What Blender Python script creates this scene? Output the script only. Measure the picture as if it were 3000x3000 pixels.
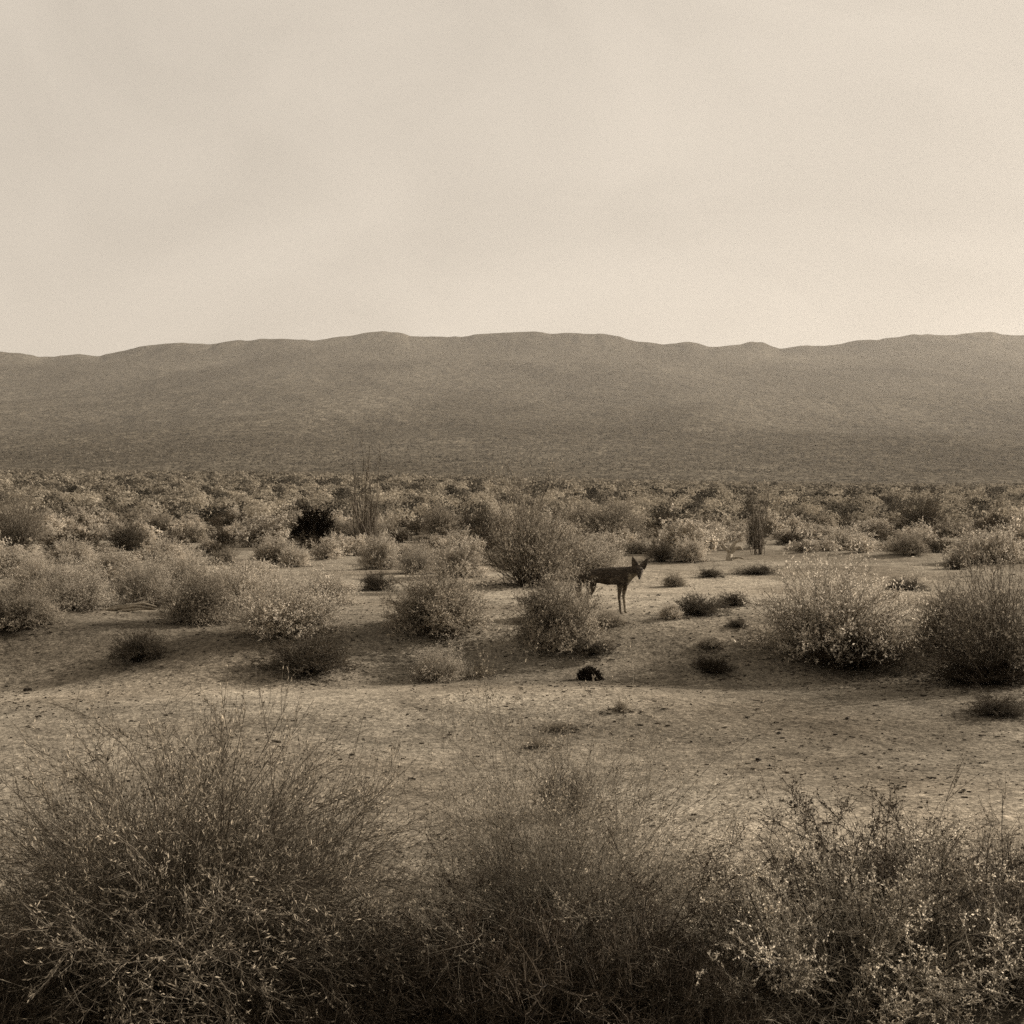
import bpy, bmesh, math, random
import numpy as np
from mathutils import Vector

R = math.radians
scene = bpy.context.scene
for o in list(bpy.data.objects):
    bpy.data.objects.remove(o)
C = scene.collection

# ------------------------------------------------------------------ camera
PX, FOC, HORIZ, EYE = 3000.0, 4300.0, 1425.0, 1.9
PITCH = math.atan((1500.0 - HORIZ) / FOC)
cam_d = bpy.data.cameras.new('camera')
cam_d.sensor_width = 36.0
cam_d.lens = 36.0 * FOC / PX
cam_d.clip_start = 0.05
cam_d.clip_end = 30000.0
cam = bpy.data.objects.new('camera', cam_d)
cam.location = (0, 0, EYE)
cam.rotation_euler = (R(90) - PITCH, 0, 0)
C.objects.link(cam)
scene.camera = cam

# ------------------------------------------------------------------ sky and sun
SUN_EL, SUN_AZ = R(24), R(62)          # azimuth clockwise from the view direction (+Y)
world = bpy.data.worlds.new('World')
scene.world = world
world.use_nodes = True
nt = world.node_tree
nt.nodes.clear()
sky = nt.nodes.new('ShaderNodeTexSky')
sky.sky_type = 'NISHITA'
sky.sun_disc = False
sky.sun_elevation = SUN_EL
sky.sun_rotation = SUN_AZ
sky.dust_density = 3.0
bw = nt.nodes.new('ShaderNodeRGBToBW')
mr = nt.nodes.new('ShaderNodeMapRange')      # even out the bright and dark parts of the sky: a thin overcast veil
mr.inputs['From Min'].default_value = 0.0
mr.inputs['From Max'].default_value = 20.0
mr.inputs['To Min'].default_value = 3.0
mr.inputs['To Max'].default_value = 3.6
tc = nt.nodes.new('ShaderNodeTexCoord')
cm = nt.nodes.new('ShaderNodeMapping')
cm.inputs['Scale'].default_value = (1.0, 1.0, 1.5)
cn = nt.nodes.new('ShaderNodeTexNoise')
cn.inputs['Scale'].default_value = 5.0
cn.inputs['Detail'].default_value = 7.0
cn.inputs['Distortion'].default_value = 0.8
cr = nt.nodes.new('ShaderNodeMapRange')
cr.inputs['From Min'].default_value = 0.3
cr.inputs['From Max'].default_value = 0.7
cr.inputs['To Min'].default_value = 0.90
cr.inputs['To Max'].default_value = 1.06
ml = nt.nodes.new('ShaderNodeMath'); ml.operation = 'MULTIPLY'
tint = nt.nodes.new('ShaderNodeVectorMath'); tint.operation = 'SCALE'
tint.inputs[0].default_value = (1.125, 1.0, 0.845)
bg = nt.nodes.new('ShaderNodeBackground')
bg.inputs['Strength'].default_value = 0.1
wo = nt.nodes.new('ShaderNodeOutputWorld')
L = nt.links.new
L(sky.outputs[0], bw.inputs[0]); L(bw.outputs[0], mr.inputs['Value'])
L(tc.outputs['Generated'], cm.inputs['Vector']); L(cm.outputs[0], cn.inputs['Vector'])
L(cn.outputs['Fac'], cr.inputs['Value'])
L(mr.outputs[0], ml.inputs[0]); L(cr.outputs[0], ml.inputs[1])
L(ml.outputs[0], tint.inputs['Scale']); L(tint.outputs['Vector'], bg.inputs['Color'])
L(bg.outputs[0], wo.inputs['Surface'])

sun_d = bpy.data.lights.new('sun', 'SUN')
sun_d.energy = 5.0
sun_d.angle = R(0.6)
sun_d.color = (1.0, 0.905, 0.79)
sun = bpy.data.objects.new('sun', sun_d)
sv = Vector((math.sin(SUN_AZ) * math.cos(SUN_EL), math.cos(SUN_AZ) * math.cos(SUN_EL), math.sin(SUN_EL)))
sun.rotation_euler = sv.to_track_quat('Z', 'Y').to_euler()
sun.location = (20, 10, 30)
C.objects.link(sun)

scene.view_settings.view_transform = 'Standard'
scene.view_settings.look = 'None'
scene.view_settings.exposure = 0.9
scene.view_settings.gamma = 1.0
scene.cycles.use_denoising = False
scene.cycles.max_bounces = 6
scene.cycles.transparent_max_bounces = 8

# ------------------------------------------------------------------ helpers
def tag(o, label=None, cat=None, group=None, kind=None):
    for k, v in (('label', label), ('category', cat), ('group', group), ('kind', kind)):
        if v:
            o[k] = v
    return o

def new_obj(name, mesh, mat=None, parent=None):
    o = bpy.data.objects.new(name, mesh)
    if mat is not None and not mesh.materials:
        mesh.materials.append(mat)
    C.objects.link(o)
    if parent is not None:
        o.parent = parent
    return o

def empty(name, loc=(0, 0, 0), rz=0.0):
    o = bpy.data.objects.new(name, None)
    o.empty_display_size = 0.2
    o.location = loc
    o.rotation_euler = (0, 0, rz)
    C.objects.link(o)
    return o

def np_mesh(name, verts, quads=None, tris=None, smooth=False):
    verts = np.asarray(verts, dtype=np.float32).reshape(-1, 3)
    me = bpy.data.meshes.new(name)
    me.vertices.add(len(verts))
    me.vertices.foreach_set('co', verts.ravel())
    li, ls, lt = [], [], []
    off = 0
    for arr, n in ((quads, 4), (tris, 3)):
        if arr is None or len(arr) == 0:
            continue
        arr = np.asarray(arr, dtype=np.int32).reshape(-1, n)
        li.append(arr.ravel())
        ls.append(off + np.arange(len(arr), dtype=np.int32) * n)
        lt.append(np.full(len(arr), n, dtype=np.int32))
        off += arr.size
    li, ls, lt = np.concatenate(li), np.concatenate(ls), np.concatenate(lt)
    me.loops.add(len(li))
    me.loops.foreach_set('vertex_index', li)
    me.polygons.add(len(ls))
    me.polygons.foreach_set('loop_start', ls)
    me.polygons.foreach_set('loop_total', lt)
    if smooth:
        me.polygons.foreach_set('use_smooth', np.ones(len(ls), dtype=bool))
    me.update(calc_edges=True)
    me.validate()
    return me

def smooth01(t):
    t = np.clip(t, 0, 1)
    return t * t * (3 - 2 * t)

_wr = np.random.RandomState(11)
def wave_set(n, lmin, lmax, seed):
    r = np.random.RandomState(seed)
    lam = np.exp(r.uniform(np.log(lmin), np.log(lmax), n))
    th = r.uniform(0, 2 * np.pi, n)
    return np.cos(th) * 2 * np.pi / lam, np.sin(th) * 2 * np.pi / lam, r.uniform(0, 6.28, n), lam / lmax
W_S = wave_set(14, 0.9, 3.0, 3)
W_M = wave_set(10, 3.0, 9.0, 5)
W_L = wave_set(10, 22.0, 70.0, 8)
def waves(x, y, W):
    s = 0
    for kx, ky, ph, a in zip(*W):
        s = s + a * np.sin(kx * x + ky * y + ph)
    return s / math.sqrt(len(W[0]))

def ground_z(x, y):
    x = np.asarray(x, dtype=float); y = np.asarray(y, dtype=float)
    r = np.hypot(x, y)
    edge = 13.4 + 0.8 * np.sin(x * 0.42 + 0.6) + 0.35 * np.sin(x * 1.3 + 2.0) - 0.10 * x
    bench = 0.45 * smooth01((y - edge) / 2.3)
    mound = 0.12 * np.exp(-(((x - 0.3) / 2.6) ** 2 + ((y - 12.6) / 1.1) ** 2))
    near = smooth01((r - 1.5) / 3.0)
    z = bench + mound + near * (0.062 * waves(x, y, W_M) + 0.010 * waves(x, y, W_S) * np.exp(-r / 60))
    z = z + 0.32 * waves(x, y, W_L) * smooth01((r - 24) / 70) * np.exp(-np.maximum(r - 400, 0) / 400)
    u = x / np.maximum(r, 1e-6)
    z = z + (0.0125 - 0.0095 * smooth01((u + 0.25) / 0.55)) * np.clip(r - 32, 0, 600)      # the plain climbs gently to the hills, more so on the left
    return z

cp, sp = math.cos(PITCH), math.sin(PITCH)
def ray(px, py):
    cx = (px - 1500.0) / FOC
    cy = (1500.0 - py) / FOC
    d = np.array([cx, cp + cy * sp, -sp + cy * cp])
    return d
def on_ground(px, py):
    """ground point under a picture position (3000-pixel frame)"""
    d = ray(px, py)
    t0, t = 2.0, 2.0
    while t < 4000:
        p = np.array([0, 0, EYE]) + d * t
        if p[2] < ground_z(p[0], p[1]):
            break
        t0 = t
        t *= 1.01
    for _ in range(30):
        tm = 0.5 * (t0 + t)
        p = np.array([0, 0, EYE]) + d * tm
        if p[2] < ground_z(p[0], p[1]):
            t = tm
        else:
            t0 = tm
    p = np.array([0, 0, EYE]) + d * t
    return Vector((p[0], p[1], float(ground_z(p[0], p[1]))))

# ------------------------------------------------------------------ materials
def mat_base(name):
    m = bpy.data.materials.new(name)
    m.use_nodes = True
    n = m.node_tree
    n.nodes.clear()
    return m, n, n.nodes.new('ShaderNodeOutputMaterial')

def node(n, kind, **kw):
    x = n.nodes.new(kind)
    for k, v in kw.items():
        x.inputs[k.replace('_', ' ')].default_value = v
    return x

def foliage_mat(name, c, vary=0.35, transl=0.5, clump=3.0, patch=0.25, tone=None):
    m, n, out = mat_base(name)
    geo = n.nodes.new('ShaderNodeNewGeometry')
    oi = n.nodes.new('ShaderNodeObjectInfo')
    tcn = n.nodes.new('ShaderNodeTexCoord')
    nz = node(n, 'ShaderNodeTexNoise', Scale=clump, Detail=3.0)
    n.links.new(tcn.outputs['Object'], nz.inputs['Vector'])
    a = n.nodes.new('ShaderNodeMapRange')
    a.inputs['To Min'].default_value = 1 - vary; a.inputs['To Max'].default_value = 1 + vary
    n.links.new(geo.outputs['Random Per Island'], a.inputs['Value'])
    b = n.nodes.new('ShaderNodeMapRange')
    b.inputs['From Min'].default_value = 0.3; b.inputs['From Max'].default_value = 0.7
    b.inputs['To Min'].default_value = 1 - patch; b.inputs['To Max'].default_value = 1 + patch
    n.links.new(nz.outputs['Fac'], b.inputs['Value'])
    c2 = n.nodes.new('ShaderNodeMapRange')
    c2.inputs['To Min'].default_value = 0.85; c2.inputs['To Max'].default_value = 1.15
    n.links.new(oi.outputs['Random'], c2.inputs['Value'])
    m1 = n.nodes.new('ShaderNodeMath'); m1.operation = 'MULTIPLY'
    m2 = n.nodes.new('ShaderNodeMath'); m2.operation = 'MULTIPLY'
    n.links.new(a.outputs[0], m1.inputs[0]); n.links.new(b.outputs[0], m1.inputs[1])
    n.links.new(m1.outputs[0], m2.inputs[0]); n.links.new(c2.outputs[0], m2.inputs[1])
    sc = n.nodes.new('ShaderNodeVectorMath'); sc.operation = 'SCALE'
    sc.inputs[0].default_value = tuple(0.74 * q for q in c)
    if tone:                                    # each clump carries a tone, with dark gaps and distance haze painted in
        ta = n.nodes.new('ShaderNodeAttribute'); ta.attribute_name = tone
        m3 = n.nodes.new('ShaderNodeMath'); m3.operation = 'MULTIPLY'
        n.links.new(m2.outputs[0], m3.inputs[0]); n.links.new(ta.outputs['Fac'], m3.inputs[1])
        m2 = m3
    n.links.new(m2.outputs[0], sc.inputs['Scale'])
    d = n.nodes.new('ShaderNodeBsdfDiffuse')
    t = n.nodes.new('ShaderNodeBsdfTranslucent')
    mx = n.nodes.new('ShaderNodeMixShader'); mx.inputs[0].default_value = transl
    n.links.new(sc.outputs[0], d.inputs[0]); n.links.new(sc.outputs[0], t.inputs[0])
    n.links.new(d.outputs[0], mx.inputs[1]); n.links.new(t.outputs[0], mx.inputs[2])
    n.links.new(mx.outputs[0], out.inputs['Surface'])
    return m

def noisy_mat(name, c1, c2, scale, rough=0.95, bump=0.0, bscale=None, dist=0.02):
    m, n, out = mat_base(name)
    tcn = n.nodes.new('ShaderNodeTexCoord')
    nz = node(n, 'ShaderNodeTexNoise', Scale=scale, Detail=6.0)
    n.links.new(tcn.outputs['Object'], nz.inputs['Vector'])
    rp = n.nodes.new('ShaderNodeValToRGB')
    rp.color_ramp.elements[0].position = 0.35; rp.color_ramp.elements[0].color = (*[0.74 * q for q in c1], 1)
    rp.color_ramp.elements[1].position = 0.65; rp.color_ramp.elements[1].color = (*[0.74 * q for q in c2], 1)
    n.links.new(nz.outputs['Fac'], rp.inputs[0])
    p = node(n, 'ShaderNodeBsdfPrincipled', Roughness=rough)
    p.inputs['Specular IOR Level'].default_value = 0.15
    n.links.new(rp.outputs[0], p.inputs['Base Color'])
    if bump:
        bz = node(n, 'ShaderNodeTexNoise', Scale=bscale or scale * 2, Detail=6.0)
        n.links.new(tcn.outputs['Object'], bz.inputs['Vector'])
        bp = n.nodes.new('ShaderNodeBump'); bp.inputs['Strength'].default_value = bump
        bp.inputs['Distance'].default_value = dist
        n.links.new(bz.outputs['Fac'], bp.inputs['Height'])
        n.links.new(bp.outputs[0], p.inputs['Normal'])
    n.links.new(p.outputs[0], out.inputs['Surface'])
    return m

def ground_mat():
    m, n, out = mat_base('sand')
    ge = n.nodes.new('ShaderNodeNewGeometry')
    def noise(scale, det, rough=0.5):
        x = node(n, 'ShaderNodeTexNoise', Scale=scale, Detail=det, Roughness=rough)
        n.links.new(ge.outputs['Position'], x.inputs['Vector'])
        return x
    big = noise(0.32, 4.0)
    rp = n.nodes.new('ShaderNodeValToRGB')
    rp.color_ramp.elements[0].position = 0.36; rp.color_ramp.elements[0].color = (0.135, 0.115, 0.088, 1)
    rp.color_ramp.elements[1].position = 0.62; rp.color_ramp.elements[1].color = (0.205, 0.180, 0.142, 1)
    n.links.new(big.outputs['Fac'], rp.inputs[0])
    def mult(src, fac, lo, hi, fmin, fmax):
        mp = n.nodes.new('ShaderNodeMapRange')
        mp.inputs['From Min'].default_value = fmin; mp.inputs['From Max'].default_value = fmax
        mp.inputs['To Min'].default_value = lo; mp.inputs['To Max'].default_value = hi
        n.links.new(fac, mp.inputs['Value'])
        v = n.nodes.new('ShaderNodeVectorMath'); v.operation = 'SCALE'
        n.links.new(src, v.inputs[0]); n.links.new(mp.outputs[0], v.inputs['Scale'])
        return v.outputs[0]
    med = noise(2.6, 6.0, 0.6)
    c = mult(rp.outputs[0], med.outputs['Fac'], 0.72, 1.22, 0.32, 0.68)
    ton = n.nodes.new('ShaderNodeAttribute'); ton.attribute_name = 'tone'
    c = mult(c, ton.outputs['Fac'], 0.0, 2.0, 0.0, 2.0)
    fine = noise(38.0, 3.0, 0.7)
    c = mult(c, fine.outputs['Fac'], 0.35, 1.65, 0.3, 0.7)
    mid_ = noise(13.0, 3.0, 0.7)
    c = mult(c, mid_.outputs['Fac'], 0.6, 1.4, 0.3, 0.7)
    grit = n.nodes.new('ShaderNodeTexVoronoi'); grit.inputs['Scale'].default_value = 26.0
    n.links.new(ge.outputs['Position'], grit.inputs['Vector'])
    c = mult(c, grit.outputs['Distance'], 0.35, 1.0, 0.04, 0.20)
    p = node(n, 'ShaderNodeBsdfPrincipled', Roughness=1.0)
    p.inputs['Specular IOR Level'].default_value = 0.0
    n.links.new(c, p.inputs['Base Color'])
    bp = n.nodes.new('ShaderNodeBump'); bp.inputs['Strength'].default_value = 0.8; bp.inputs['Distance'].default_value = 0.05
    b1 = noise(9.0, 8.0, 0.65)
    n.links.new(b1.outputs['Fac'], bp.inputs['Height'])
    n.links.new(bp.outputs[0], p.inputs['Normal'])
    n.links.new(p.outputs[0], out.inputs['Surface'])
    return m

def hill_mat():
    m, n, out = mat_base('hillside')
    ge = n.nodes.new('ShaderNodeNewGeometry')
    mp = n.nodes.new('ShaderNodeMapping')
    n.links.new(ge.outputs['Position'], mp.inputs['Vector'])
    mp.inputs['Scale'].default_value = (1.0, 0.35, 1.0)
    big = node(n, 'ShaderNodeTexNoise', Scale=0.004, Detail=6.0)
    n.links.new(mp.outputs[0], big.inputs['Vector'])
    rp = n.nodes.new('ShaderNodeValToRGB')
    rp.color_ramp.elements[0].position = 0.38; rp.color_ramp.elements[0].color = (0.060, 0.051, 0.038, 1)
    rp.color_ramp.elements[1].position = 0.66; rp.color_ramp.elements[1].color = (0.100, 0.087, 0.067, 1)
    n.links.new(big.outputs['Fac'], rp.inputs[0])
    sp_ = node(n, 'ShaderNodeTexNoise', Scale=0.11, Detail=3.0, Roughness=0.7)
    n.links.new(mp.outputs[0], sp_.inputs['Vector'])
    mr_ = n.nodes.new('ShaderNodeMapRange')
    mr_.inputs['From Min'].default_value = 0.3; mr_.inputs['From Max'].default_value = 0.7
    mr_.inputs['To Min'].default_value = 0.45; mr_.inputs['To Max'].default_value = 1.5
    n.links.new(sp_.outputs['Fac'], mr_.inputs['Value'])
    v = n.nodes.new('ShaderNodeVectorMath'); v.operation = 'SCALE'
    n.links.new(rp.outputs[0], v.inputs[0]); n.links.new(mr_.outputs[0], v.inputs['Scale'])
    s2 = node(n, 'ShaderNodeTexNoise', Scale=0.45, Detail=2.0, Roughness=0.7)
    n.links.new(mp.outputs[0], s2.inputs['Vector'])
    mr2 = n.nodes.new('ShaderNodeMapRange')
    mr2.inputs['From Min'].default_value = 0.35; mr2.inputs['From Max'].default_value = 0.65
    mr2.inputs['To Min'].default_value = 0.3; mr2.inputs['To Max'].default_value = 1.7
    n.links.new(s2.outputs['Fac'], mr2.inputs['Value'])
    v2 = n.nodes.new('ShaderNodeVectorMath'); v2.operation = 'SCALE'
    n.links.new(v.outputs[0], v2.inputs[0]); n.links.new(mr2.outputs[0], v2.inputs['Scale'])
    v = v2
    p = node(n, 'ShaderNodeBsdfPrincipled', Roughness=1.0)
    p.inputs['Specular IOR Level'].default_value = 0.0
    n.links.new(v.outputs[0], p.inputs['Base Color'])
    n.links.new(p.outputs[0], out.inputs['Surface'])
    return m

M = {
    'pale': foliage_mat('pale_leaves', (0.60, 0.53, 0.43)),
    'grey': foliage_mat('grey_leaves', (0.37, 0.32, 0.25)),
    'dark': foliage_mat('dark_leaves', (0.095, 0.077, 0.055), transl=0.3),
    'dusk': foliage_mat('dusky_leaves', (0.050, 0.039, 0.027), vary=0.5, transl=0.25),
    'near_dark': foliage_mat('near_dark_leaves', (0.042, 0.032, 0.022), vary=0.6, transl=0.25, clump=6.0, patch=0.5),  # near black, partly to imitate the vignette along the bottom
    'black': foliage_mat('evergreen_leaves', (0.028, 0.022, 0.016), transl=0.1),
    'straw': foliage_mat('straw_leaves', (0.36, 0.305, 0.22)),
    'near_straw': foliage_mat('near_straw_leaves', (0.33, 0.283, 0.217), vary=0.85, clump=5.0, patch=0.5),
    'near_grey': foliage_mat('near_grey_leaves', (0.25, 0.213, 0.165), vary=0.7, clump=5.0, patch=0.45),
    'near_bright': foliage_mat('near_bright_leaves', (0.56, 0.495, 0.395), vary=0.5, clump=6.0, patch=0.55),
    'wood': noisy_mat('twig_bark', (0.07, 0.055, 0.04), (0.16, 0.13, 0.095), 30.0),
    'pale_twig': noisy_mat('pale_twigs', (0.17, 0.145, 0.11), (0.34, 0.30, 0.235), 30.0),
    'mid_twig': noisy_mat('mid_twigs', (0.10, 0.083, 0.062), (0.22, 0.19, 0.145), 30.0),
    'dark_wood': noisy_mat('dark_bark', (0.014, 0.0105, 0.007), (0.036, 0.028, 0.019), 30.0),
    'pale_wood': noisy_mat('bleached_wood', (0.26, 0.22, 0.165), (0.48, 0.42, 0.33), 26.0, bump=0.5),
    'stone': noisy_mat('dark_stone', (0.03, 0.025, 0.018), (0.075, 0.06, 0.045), 14.0, bump=0.6),
    'sand': ground_mat(), 'hill': hill_mat(),
}

# ------------------------------------------------------------------ the setting: ground, hills, haze
def sand_tone(x, y):  # ground colour patches, some of them painted shade and sunlit sand
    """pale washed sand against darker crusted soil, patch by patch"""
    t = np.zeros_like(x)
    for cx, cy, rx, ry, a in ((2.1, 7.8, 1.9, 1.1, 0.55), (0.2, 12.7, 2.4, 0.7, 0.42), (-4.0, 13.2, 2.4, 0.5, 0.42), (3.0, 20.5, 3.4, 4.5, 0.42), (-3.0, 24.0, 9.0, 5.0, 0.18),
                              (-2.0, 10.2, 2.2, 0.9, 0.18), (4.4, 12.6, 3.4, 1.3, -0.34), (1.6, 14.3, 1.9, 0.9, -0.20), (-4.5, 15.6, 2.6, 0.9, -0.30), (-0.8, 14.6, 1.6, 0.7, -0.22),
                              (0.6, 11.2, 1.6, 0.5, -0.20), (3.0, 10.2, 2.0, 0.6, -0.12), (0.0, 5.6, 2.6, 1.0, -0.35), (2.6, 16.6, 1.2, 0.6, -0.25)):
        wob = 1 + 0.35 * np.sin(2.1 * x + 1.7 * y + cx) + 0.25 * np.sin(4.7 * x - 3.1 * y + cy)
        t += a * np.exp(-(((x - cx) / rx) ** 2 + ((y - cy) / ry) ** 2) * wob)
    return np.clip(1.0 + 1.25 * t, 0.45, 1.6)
def build_ground():
    a_in = np.linspace(-R(34), R(34), 420)
    a_out = np.linspace(R(34), R(326), 90)[1:-1]
    ang = np.concatenate([a_in, a_out])
    rad = np.concatenate([[0.0], np.geomspace(0.8, 60, 300), np.geomspace(60, 12000, 130)[1:]])
    A, Rr = np.meshgrid(ang, rad)
    X, Y = Rr * np.sin(A), Rr * np.cos(A)
    Z = ground_z(X, Y)
    nr, na = X.shape
    idx = np.arange(nr * na).reshape(nr, na)
    nxt = np.roll(idx, -1, axis=1)
    q = np.stack([idx[:-1], nxt[:-1], nxt[1:], idx[1:]], axis=-1).reshape(-1, 4)
    q = q[:, ::-1]
    me = np_mesh('ground', np.stack([X, Y, Z], -1), quads=q, smooth=True)
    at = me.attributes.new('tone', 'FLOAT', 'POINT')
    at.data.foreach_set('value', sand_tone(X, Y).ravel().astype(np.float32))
    return tag(new_obj('ground', me, M['sand']), kind='structure')
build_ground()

CREST = [(-3600, 1010), (-2600, 1060), (-1700, 1030), (-900, 1075), (-400, 1050), (-120, 1022), (0, 1030), (62, 1034), (116, 1046), (167, 1046), (233, 1038),
         (295, 1045), (318, 1036), (388, 1023), (481, 1007), (543, 1006), (613, 1010), (644, 1002), (722, 997), (761, 992), (854, 995), (924, 998),
         (1025, 984), (1064, 976), (1134, 971), (1165, 975), (1200, 988), (1320, 987), (1398, 981), (1498, 976), (1562, 972), (1616, 980), (1655, 975),
         (1702, 976), (1741, 983), (1772, 980), (1818, 987), (1865, 1002), (1919, 1009), (1966, 1006), (2020, 1002), (2075, 1019), (2121, 1014),
         (2199, 1001), (2238, 1005), (2284, 1023), (2354, 1015), (2416, 1013), (2525, 999), (2649, 985), (2711, 981), (2804, 981), (2851, 975),
         (2905, 972), (2929, 982), (3000, 982), (3150, 990), (3500, 1030), (4200, 1000), (5200, 1050), (6600, 1010)]
FOOT, TOP = 620.0, 3900.0
_ctan = np.array([(x - 1500) / FOC for x, y in CREST])
_celev = np.array([(HORIZ - y) / FOC for x, y in CREST])
_tfine = np.linspace(-1.2, 1.2, 2401)
_efine = np.interp(_tfine, _ctan, _celev)
_kern = np.exp(-0.5 * (np.arange(-160, 161) / 55.0) ** 2); _kern /= _kern.sum()
_esoft = np.convolve(np.pad(_efine, 160, mode='edge'), _kern, mode='valid')
_kern2 = np.exp(-0.5 * (np.arange(-8, 9) / 1.1) ** 2); _kern2 /= _kern2.sum()
_ecrest = np.convolve(np.pad(_efine, 8, mode='edge'), _kern2, mode='valid')
_lat = np.random.RandomState(31).uniform(-1, 1, (256, 256))
def vnoise(x, y):
    xi, yi = np.floor(x).astype(int), np.floor(y).astype(int)
    fx, fy = smooth01(x - xi), smooth01(y - yi)
    g = lambda a, b: _lat[a % 256, b % 256]
    return (g(xi, yi) * (1 - fx) + g(xi + 1, yi) * fx) * (1 - fy) + (g(xi, yi + 1) * (1 - fx) + g(xi + 1, yi + 1) * fx) * fy
def ridged(x, y, lam, octs):
    s_, a, tot = 0, 1.0, 0
    for o_ in range(octs):
        s_ = s_ + a * (1 - 2 * np.abs(vnoise(x / lam + 17.3 * o_, y / lam - 9.1 * o_)))
        tot += a; a *= 0.52; lam *= 0.47
        x, y = 0.8 * x + 0.6 * y, -0.6 * x + 0.8 * y
    return s_ / tot
def hill_z(x, y):
    """height of the hills at a map position; the crest follows the skyline at TOP metres out"""
    t = (y - FOOT) / (TOP - FOOT)
    tn = x / np.maximum(y, 1.0)
    up = smooth01((t - 0.84) / 0.15)
    el = np.interp(tn, _tfine, _esoft) * (1 - up) + np.interp(tn, _tfine, _ecrest) * up
    crest = EYE + el * TOP
    tt = np.clip(t, 0, 1)
    prof = 0.42 * tt + 0.58 * tt ** 2.2
    foot = ground_z(x, y) - 3.0
    z = foot + (crest - foot) * prof
    z = z + (ridged(x, y * 0.6, 520.0, 6) - 0.1) * (3 + 13 * tt * (1 - tt) * 4) * smooth01(tt * 5) * smooth01((1 - tt) * 9)
    z = z + (vnoise(x / 46.0, y / 200.0) * 3.0 + vnoise(x / 19.0, y / 90.0) * 1.6) * smooth01((tt - 0.85) * 8)
    back = np.clip(t - 1, 0, None)
    z = z - back * 520
    return z
def build_hills():
    u = np.concatenate([np.linspace(-1.15, -0.42, 60)[:-1], np.linspace(-0.42, 0.42, 700), np.linspace(0.42, 1.15, 60)[1:]])
    yy = np.concatenate([np.linspace(FOOT - 60, 1500, 90), np.linspace(1500, TOP, 260)[1:], np.linspace(TOP, 4600, 12)[1:]])
    U, Y = np.meshgrid(u, yy)
    X = U * Y
    Z = hill_z(X, Y)
    nr, na = X.shape
    idx = np.arange(nr * na).reshape(nr, na)
    q = np.stack([idx[:-1, :-1], idx[:-1, 1:], idx[1:, 1:], idx[1:, :-1]], axis=-1).reshape(-1, 4)
    me = np_mesh('hills', np.stack([X, Y, Z], -1), quads=q, smooth=True)
    return tag(new_obj('hills', me, M['hill']), kind='structure')
build_hills()

def build_haze():
    bm = bmesh.new()
    bmesh.ops.create_cube(bm, size=1.0)
    for v in bm.verts:
        v.co = ((v.co.x) * 30000, (v.co.y) * 30000, -10.0 if v.co.z < 0 else 520.0)
    me = bpy.data.meshes.new('haze'); bm.to_mesh(me); bm.free()
    m, n, out = mat_base('haze_air')
    pv = n.nodes.new('ShaderNodeVolumePrincipled')
    pv.inputs['Color'].default_value = (1.0, 0.94, 0.85, 1)
    pv.inputs['Density'].default_value = 0.52e-4
    pv.inputs['Anisotropy'].default_value = 0.38
    n.links.new(pv.outputs[0], out.inputs['Volume'])
    o = new_obj('haze', me, m)
    tag(o, 'thin pale haze over the plain and hills', 'haze', kind='stuff')
build_haze()

# ------------------------------------------------------------------ shrubs
def norm(v):
    return v / np.maximum(np.linalg.norm(v, axis=-1, keepdims=True), 1e-9)

def tubes(P, r0, r1, sides=3):
    """P (n, k, 3) polylines -> verts, quads; the radius runs r0 (n) to r1 (n)"""
    n, k, _ = P.shape
    T = np.empty_like(P)
    T[:, 1:-1] = P[:, 2:] - P[:, :-2]; T[:, 0] = P[:, 1] - P[:, 0]; T[:, -1] = P[:, -1] - P[:, -2]
    T = norm(T)
    ref = np.where(np.abs(T[..., 2:3]) > 0.9, np.array([1.0, 0, 0]), np.array([0, 0, 1.0]))
    U = norm(np.cross(T, ref)); V = np.cross(T, U)
    f = np.linspace(0, 1, k)[None, :]
    rad = (np.asarray(r0)[:, None] * (1 - f) + np.asarray(r1)[:, None] * f)[..., None]
    ring = []
    for s in range(sides):
        a = 2 * math.pi * s / sides
        ring.append(P + rad * (math.cos(a) * U + math.sin(a) * V))
    V_ = np.stack(ring, axis=2).reshape(-1, 3)
    base = (np.arange(n)[:, None] * k + np.arange(k - 1)[None, :]) * sides
    q = []
    for s in range(sides):
        s2 = (s + 1) % sides
        q.append(np.stack([base + s, base + s2, base + s2 + sides, base + s + sides], -1))
    return V_, np.stack(q, 2).reshape(-1, 4)

def leaves(pos, direc, ln, wd, rng, face=None):
    n = len(pos)
    d = norm(direc)
    if face is None:
        side = norm(np.cross(d, rng.normal(size=(n, 3))))
    else:                                   # leaves that turn their faces outward, as a rounded crown's do
        d = norm(d - face * np.sum(d * face, -1, keepdims=True) * 0.85)
        side = norm(np.cross(face, d))
    nrm = np.cross(d, side)
    ln = ln * rng.uniform(0.6, 1.3, (n, 1)); wd = wd * rng.uniform(0.6, 1.3, (n, 1))
    a = pos
    b = pos + d * ln * 0.5 + side * wd * 0.5 + nrm * ln * 0.08
    c = pos + d * ln
    e = pos + d * ln * 0.5 - side * wd * 0.5 + nrm * ln * 0.08
    v = np.stack([a, b, c, e], 1).reshape(-1, 3)
    q = np.arange(4 * n).reshape(n, 4)
    return v, q

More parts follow.
